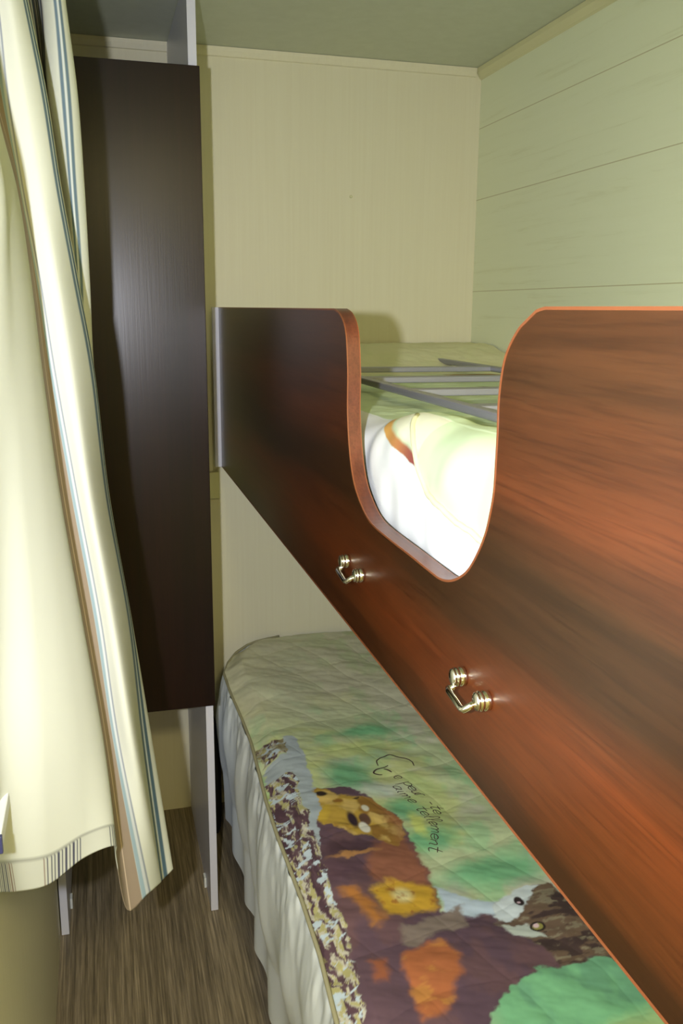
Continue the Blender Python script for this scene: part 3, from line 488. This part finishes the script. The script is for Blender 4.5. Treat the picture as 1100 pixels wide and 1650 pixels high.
# side: rounded profile from bottom near the guard up and over
W_ = .034+.014*noise(yy*5, yy*0, 8)
Xs = sx0+.012*np.sin(th*math.pi*1.0)*(-.3)+W_*np.clip((th-.5)/.5, 0, 1)**2.6+.006*noise(yy*26, th*3, 14)
Zs = lz+(ztop+bul-.006-lz)*(1-(1-th)**1.35)+.004*noise(yy*22, th*4, 15)*np.sin(th*math.pi)
x0 = Xs[:, -1:]+.001; tt = top[None, :]
Xt = x0+(XR-.004-x0)*tt
Zt = ztop-.004+bul*np.exp(-(np.maximum(Xt-.40, 0)/.055)**2)+.008*(1-np.exp(-((Xt-x0)/.03)))*0+.012*(fbm(Xt*9, yy*7, 61)-.5)+.004*(fbm(Xt*30, yy*30, 62)-.5)
Zt = Zt*sm(-.02, .03, Xt-x0)+(Zs[:, -1:])*(1-sm(-.02, .03, Xt-x0))
X_all = np.concatenate([Xs+0*yy, Xt], 1); Y_all = np.repeat(yy, nS+260, 1); Z_all = np.concatenate([Zs, Zt], 1)
Y_all = Y_all + 0
arc = np.concatenate([Zs-1.362, 0*Xt+.0], 1)
colr = paint((X_all-.345)*1.0+.36+np.concatenate([Zs-ztop, 0*Xt], 1)*.6-.02, Y_all+.55)
zp = np.interp(Y_all, [.3, .68, .75, .82, .90, .93, .97, 1.0, 1.03, 1.06], [1.27, 1.28, 1.285, 1.292, 1.305, 1.32, 1.345, 1.36, 1.40, 1.5])
isside = np.concatenate([np.ones_like(Zs), np.zeros_like(Xt)], 1) > 0
zl = np.interp(Y_all, [.93, 1.05, 1.13, 1.22], [1.322, 1.337, 1.350, 1.356]) + .006*(fbm(Y_all*26, Z_all*20, 79)-.5)
zb = np.where(Y_all < .95, zp, zl)
def lay(m, c_):
    global colr
    colr = colr*(1-m[..., None])+c_*m[..., None]
pale = lin((206, 226, 186))*(.92+.16*fbm(X_all*12, Y_all*12, 77))[..., None]
lay(np.where(isside, 1.0, .8)*(1-sm(1.9, 2.1, Y_all)), pale)
lay(.8*sm(1.9, 2.1, Y_all), lin((228, 226, 184)))
lay((1-sm(1.0, 1.1, Y_all))*(1-sm(.6, .75, X_all))*np.ones_like(X_all), pale)
for cx, cy, a_, b_, cc in ((.82, 1.69, .09, .045, (120, 70, 44)), (.93, 1.66, .05, .03, (190, 160, 90)), (.69, 1.02, .03, .03, (130, 70, 60)), (.86, 1.98, .09, .03, (150, 110, 60))):
    lay((1-sm(.5, 1.2, np.hypot((X_all-cx)/a_, (Y_all-cy)/b_)+.6*(fbm(X_all*40, Y_all*40, 78)-.5)))*.9, lin(cc))
white = np.where(isside, 1-sm(-.0015, .0015, Z_all-zb), 0)
bandm = isside*sm(.945, .955, Y_all)*(1-sm(1.14, 1.20, Y_all))*sm(-.001, .001, Z_all-zl)*(1-sm(.010, .016, Z_all-zl))
tcol = sm(.95, 1.12, Y_all)[..., None]
lay(bandm, lin((150, 72, 66))*(1-tcol)+lin((222, 170, 84))*tcol)
lay(isside*sm(.95, .955, Y_all)*sm(.014, .02, Z_all-zl)*1.0, lin((232, 234, 208)))
lay(white, lin((236, 240, 240)))
put(grid_mesh('quilt_top', np.stack([X_all, Y_all, Z_all], -1), M_PRINT, None, colr), us)
pts = []
for a in np.linspace(.17, 1.035, 90):
    i = int(np.argmin(abs(ys-a))); z_ = float(np.interp(a, [.3, .68, .75, .82, .90, .93, .97, 1.0, 1.03, 1.06], [1.27, 1.28, 1.285, 1.292, 1.305, 1.32, 1.345, 1.36, 1.372, 1.38]))
    j = int(np.argmin(abs(Zs[i]-z_))); pts.append((float(Xs[i, j])-.001, a, float(Zs[i, j])))
pi_ = put(tube('piping', pts, .0035, M_plain('cream_piping', (222, 220, 178), .8), None, 8), us)

# ------------------------------------------------------------------ ladder lying on the upper bunk
ld = thing('ladder', 'grey metal bunk ladder lying flat on the upper bedspread behind the guard board', 'ladder', (.66, 1.5, 1.385))
LZ = 1.371
def rail(x, ya, yb):
    return put(box('rail', (x-.009, ya, LZ-.006), (x+.009, yb, LZ+.006), M_STEEL, None, .003), ld)
rail(.480, .62, 1.95); rail(.872, .62, 2.24)
for y in (.85, 1.11, 1.36, 1.62, 1.90):
    put(box('rung', (.488, y-.016, LZ-.0055), (.864, y+.016, LZ+.0055), M_STEEL, None, .002), ld)

# ------------------------------------------------------------------ curtain
cw = thing('curtain', 'cream cotton curtain with blue and taupe stripes hanging at the left wall window', 'curtain', (-.06, 1.15, 1.95))
Cc = np.array(CURTAIN)                                # (cols, rows, 3)
topY = np.linspace(.72, 1.47, Cc.shape[0]); top_ = np.stack([-.098+.022*np.sin(np.arange(Cc.shape[0])*2.1), topY, np.full(Cc.shape[0], 2.035)], -1)
Cc = np.concatenate([(top_*.55+Cc[:, 0]*.45)[:, None]*np.array([1, 1, 0])+np.array([0, 0, 1.0])*2.035, Cc], 1)
g1 = np.stack([catmull(Cc[i], 420) for i in range(Cc.shape[0])])     # rows
NC = 560; g2 = catmull(g1, NC)                        # (NC, 420, 3)
g2[..., 0] = np.maximum(g2[..., 0], XL+.004)
k = np.linspace(0, Cc.shape[0]-1, NC)[:, None]; v = np.linspace(0, 1, 420)[None, :]
zz = g2[..., 2]
g2[..., 1] += .0010*np.sin(k*9+6*v)*0
col = np.empty(g2.shape); base = lin((222, 225, 210)); col[...] = base
def band(k0, k1, rgb, s=1.0, soft=.03):
    m = sm(k0-soft, k0+soft, k)*(1-sm(k1-soft, k1+soft, k))*s; m = m+0*v
    col[...] = col*(1-m[..., None])+lin(rgb)*m[..., None]
TA, BL, DB, GW = (150, 134, 114), (150, 172, 180), (74, 106, 128), (206, 212, 212)
band(6.2, 7.72, TA); band(7.14, 7.19, (226, 206, 180), .8, .02); band(7.72, 7.92, BL); band(7.92, 8.06, GW); band(8.06, 8.16, (150, 158, 168))
band(9.88, 10.12, DB, .9, .05); band(10.14, 10.24, (214, 222, 216)); band(10.24, 10.5, (60, 96, 116), .95, .05)
for q0 in (12.3, 12.62, 12.94, 13.26, 13.6): band(q0, q0+.16, (70, 84, 100)); band(q0+.16, q0+.24, (86, 56, 50), .8, .02)
band(14.72, 14.93, DB, .9, .05); band(14.97, 15.04, (206, 214, 216), 1, .02); band(15.08, 15.3, DB, .9, .05)
# turned-up hem on the back of the near part shows the stripes as short ticks
hm = (v > .972)*(k < 5.2)*1.0
col = col*(1-.12*hm[..., None])
tick = hm*((np.sin(k*60) > .3)*((noise(k*2.2, v*0, 44) > .58))); dkc = np.where((noise(k*1.3, v*0, 45) > .5)[..., None], lin((70, 72, 92)), lin((150, 128, 112)))
col = np.where((tick > 0)[..., None], dkc, col)
st = (np.abs(v-.9715) < .0016)*(k < 5.2); col = np.where(st[..., None], base*.55, col)
cu = put(grid_mesh('drape', g2, M_CURT, None, col), cw)
so = cu.modifiers.new('thick', 'SOLIDIFY'); so.thickness = .0012; so.offset = 0
rod = thing('curtain_rod', 'metal curtain rod on the left wall above the window', 'curtain rod', (-.09, .8, 2.05))
put(tube('rod', [(-.098, .05, 2.052), (-.098, 1.55, 2.052)], .008, M_ALU, None, 16), rod)
for y in (.1, 1.5): put(tube('bracket', [(-.157, y, 2.052), (-.098, y, 2.052)], .006, M_ALU, None, 10), rod)
# small white arm under the window
ar = thing('window_stay', 'small white bar with dark tip beside the bottom edge of the curtain', 'window stay', (-.12, .94, .96))
put(box('arm', (-.134, .885, .948), (-.121, .995, .966), M_FRAME, None, .002), ar)
e = put(box('tip', (-.135, .880, .947), (-.120, .886, .967), M_plain('navy_plastic', (50, 52, 84), .4), None, .001), ar); e['label'] = 'dark navy end tip'
put(box('mount', (-.157, .97, .945), (-.134, .99, .969), M_FRAME), ar)

# ------------------------------------------------------------------ ceiling lamp behind the camera
lm = thing('ceiling_lamp', 'round warm ceiling lamp behind the camera', 'lamp', (.25, -.55, ZC))
bm = bmesh.new(); pr = [(0, .150), (.012, .152), (.03, .140), (.048, .10), (.055, .05), (.056, .002)]
add_tube(bm, [(.25, -.55, ZC-.003-d) for d, r in pr], [r for d, r in pr], 40)
put(from_bm('lamp_shade', bm, M_LAMPM, None, True), lm)
ll = light('lamp_light', 'AREA', (.25, -.55, ZC-.07), LAMP_W, (1.0, .84, .40), shape='DISK', size=.34)
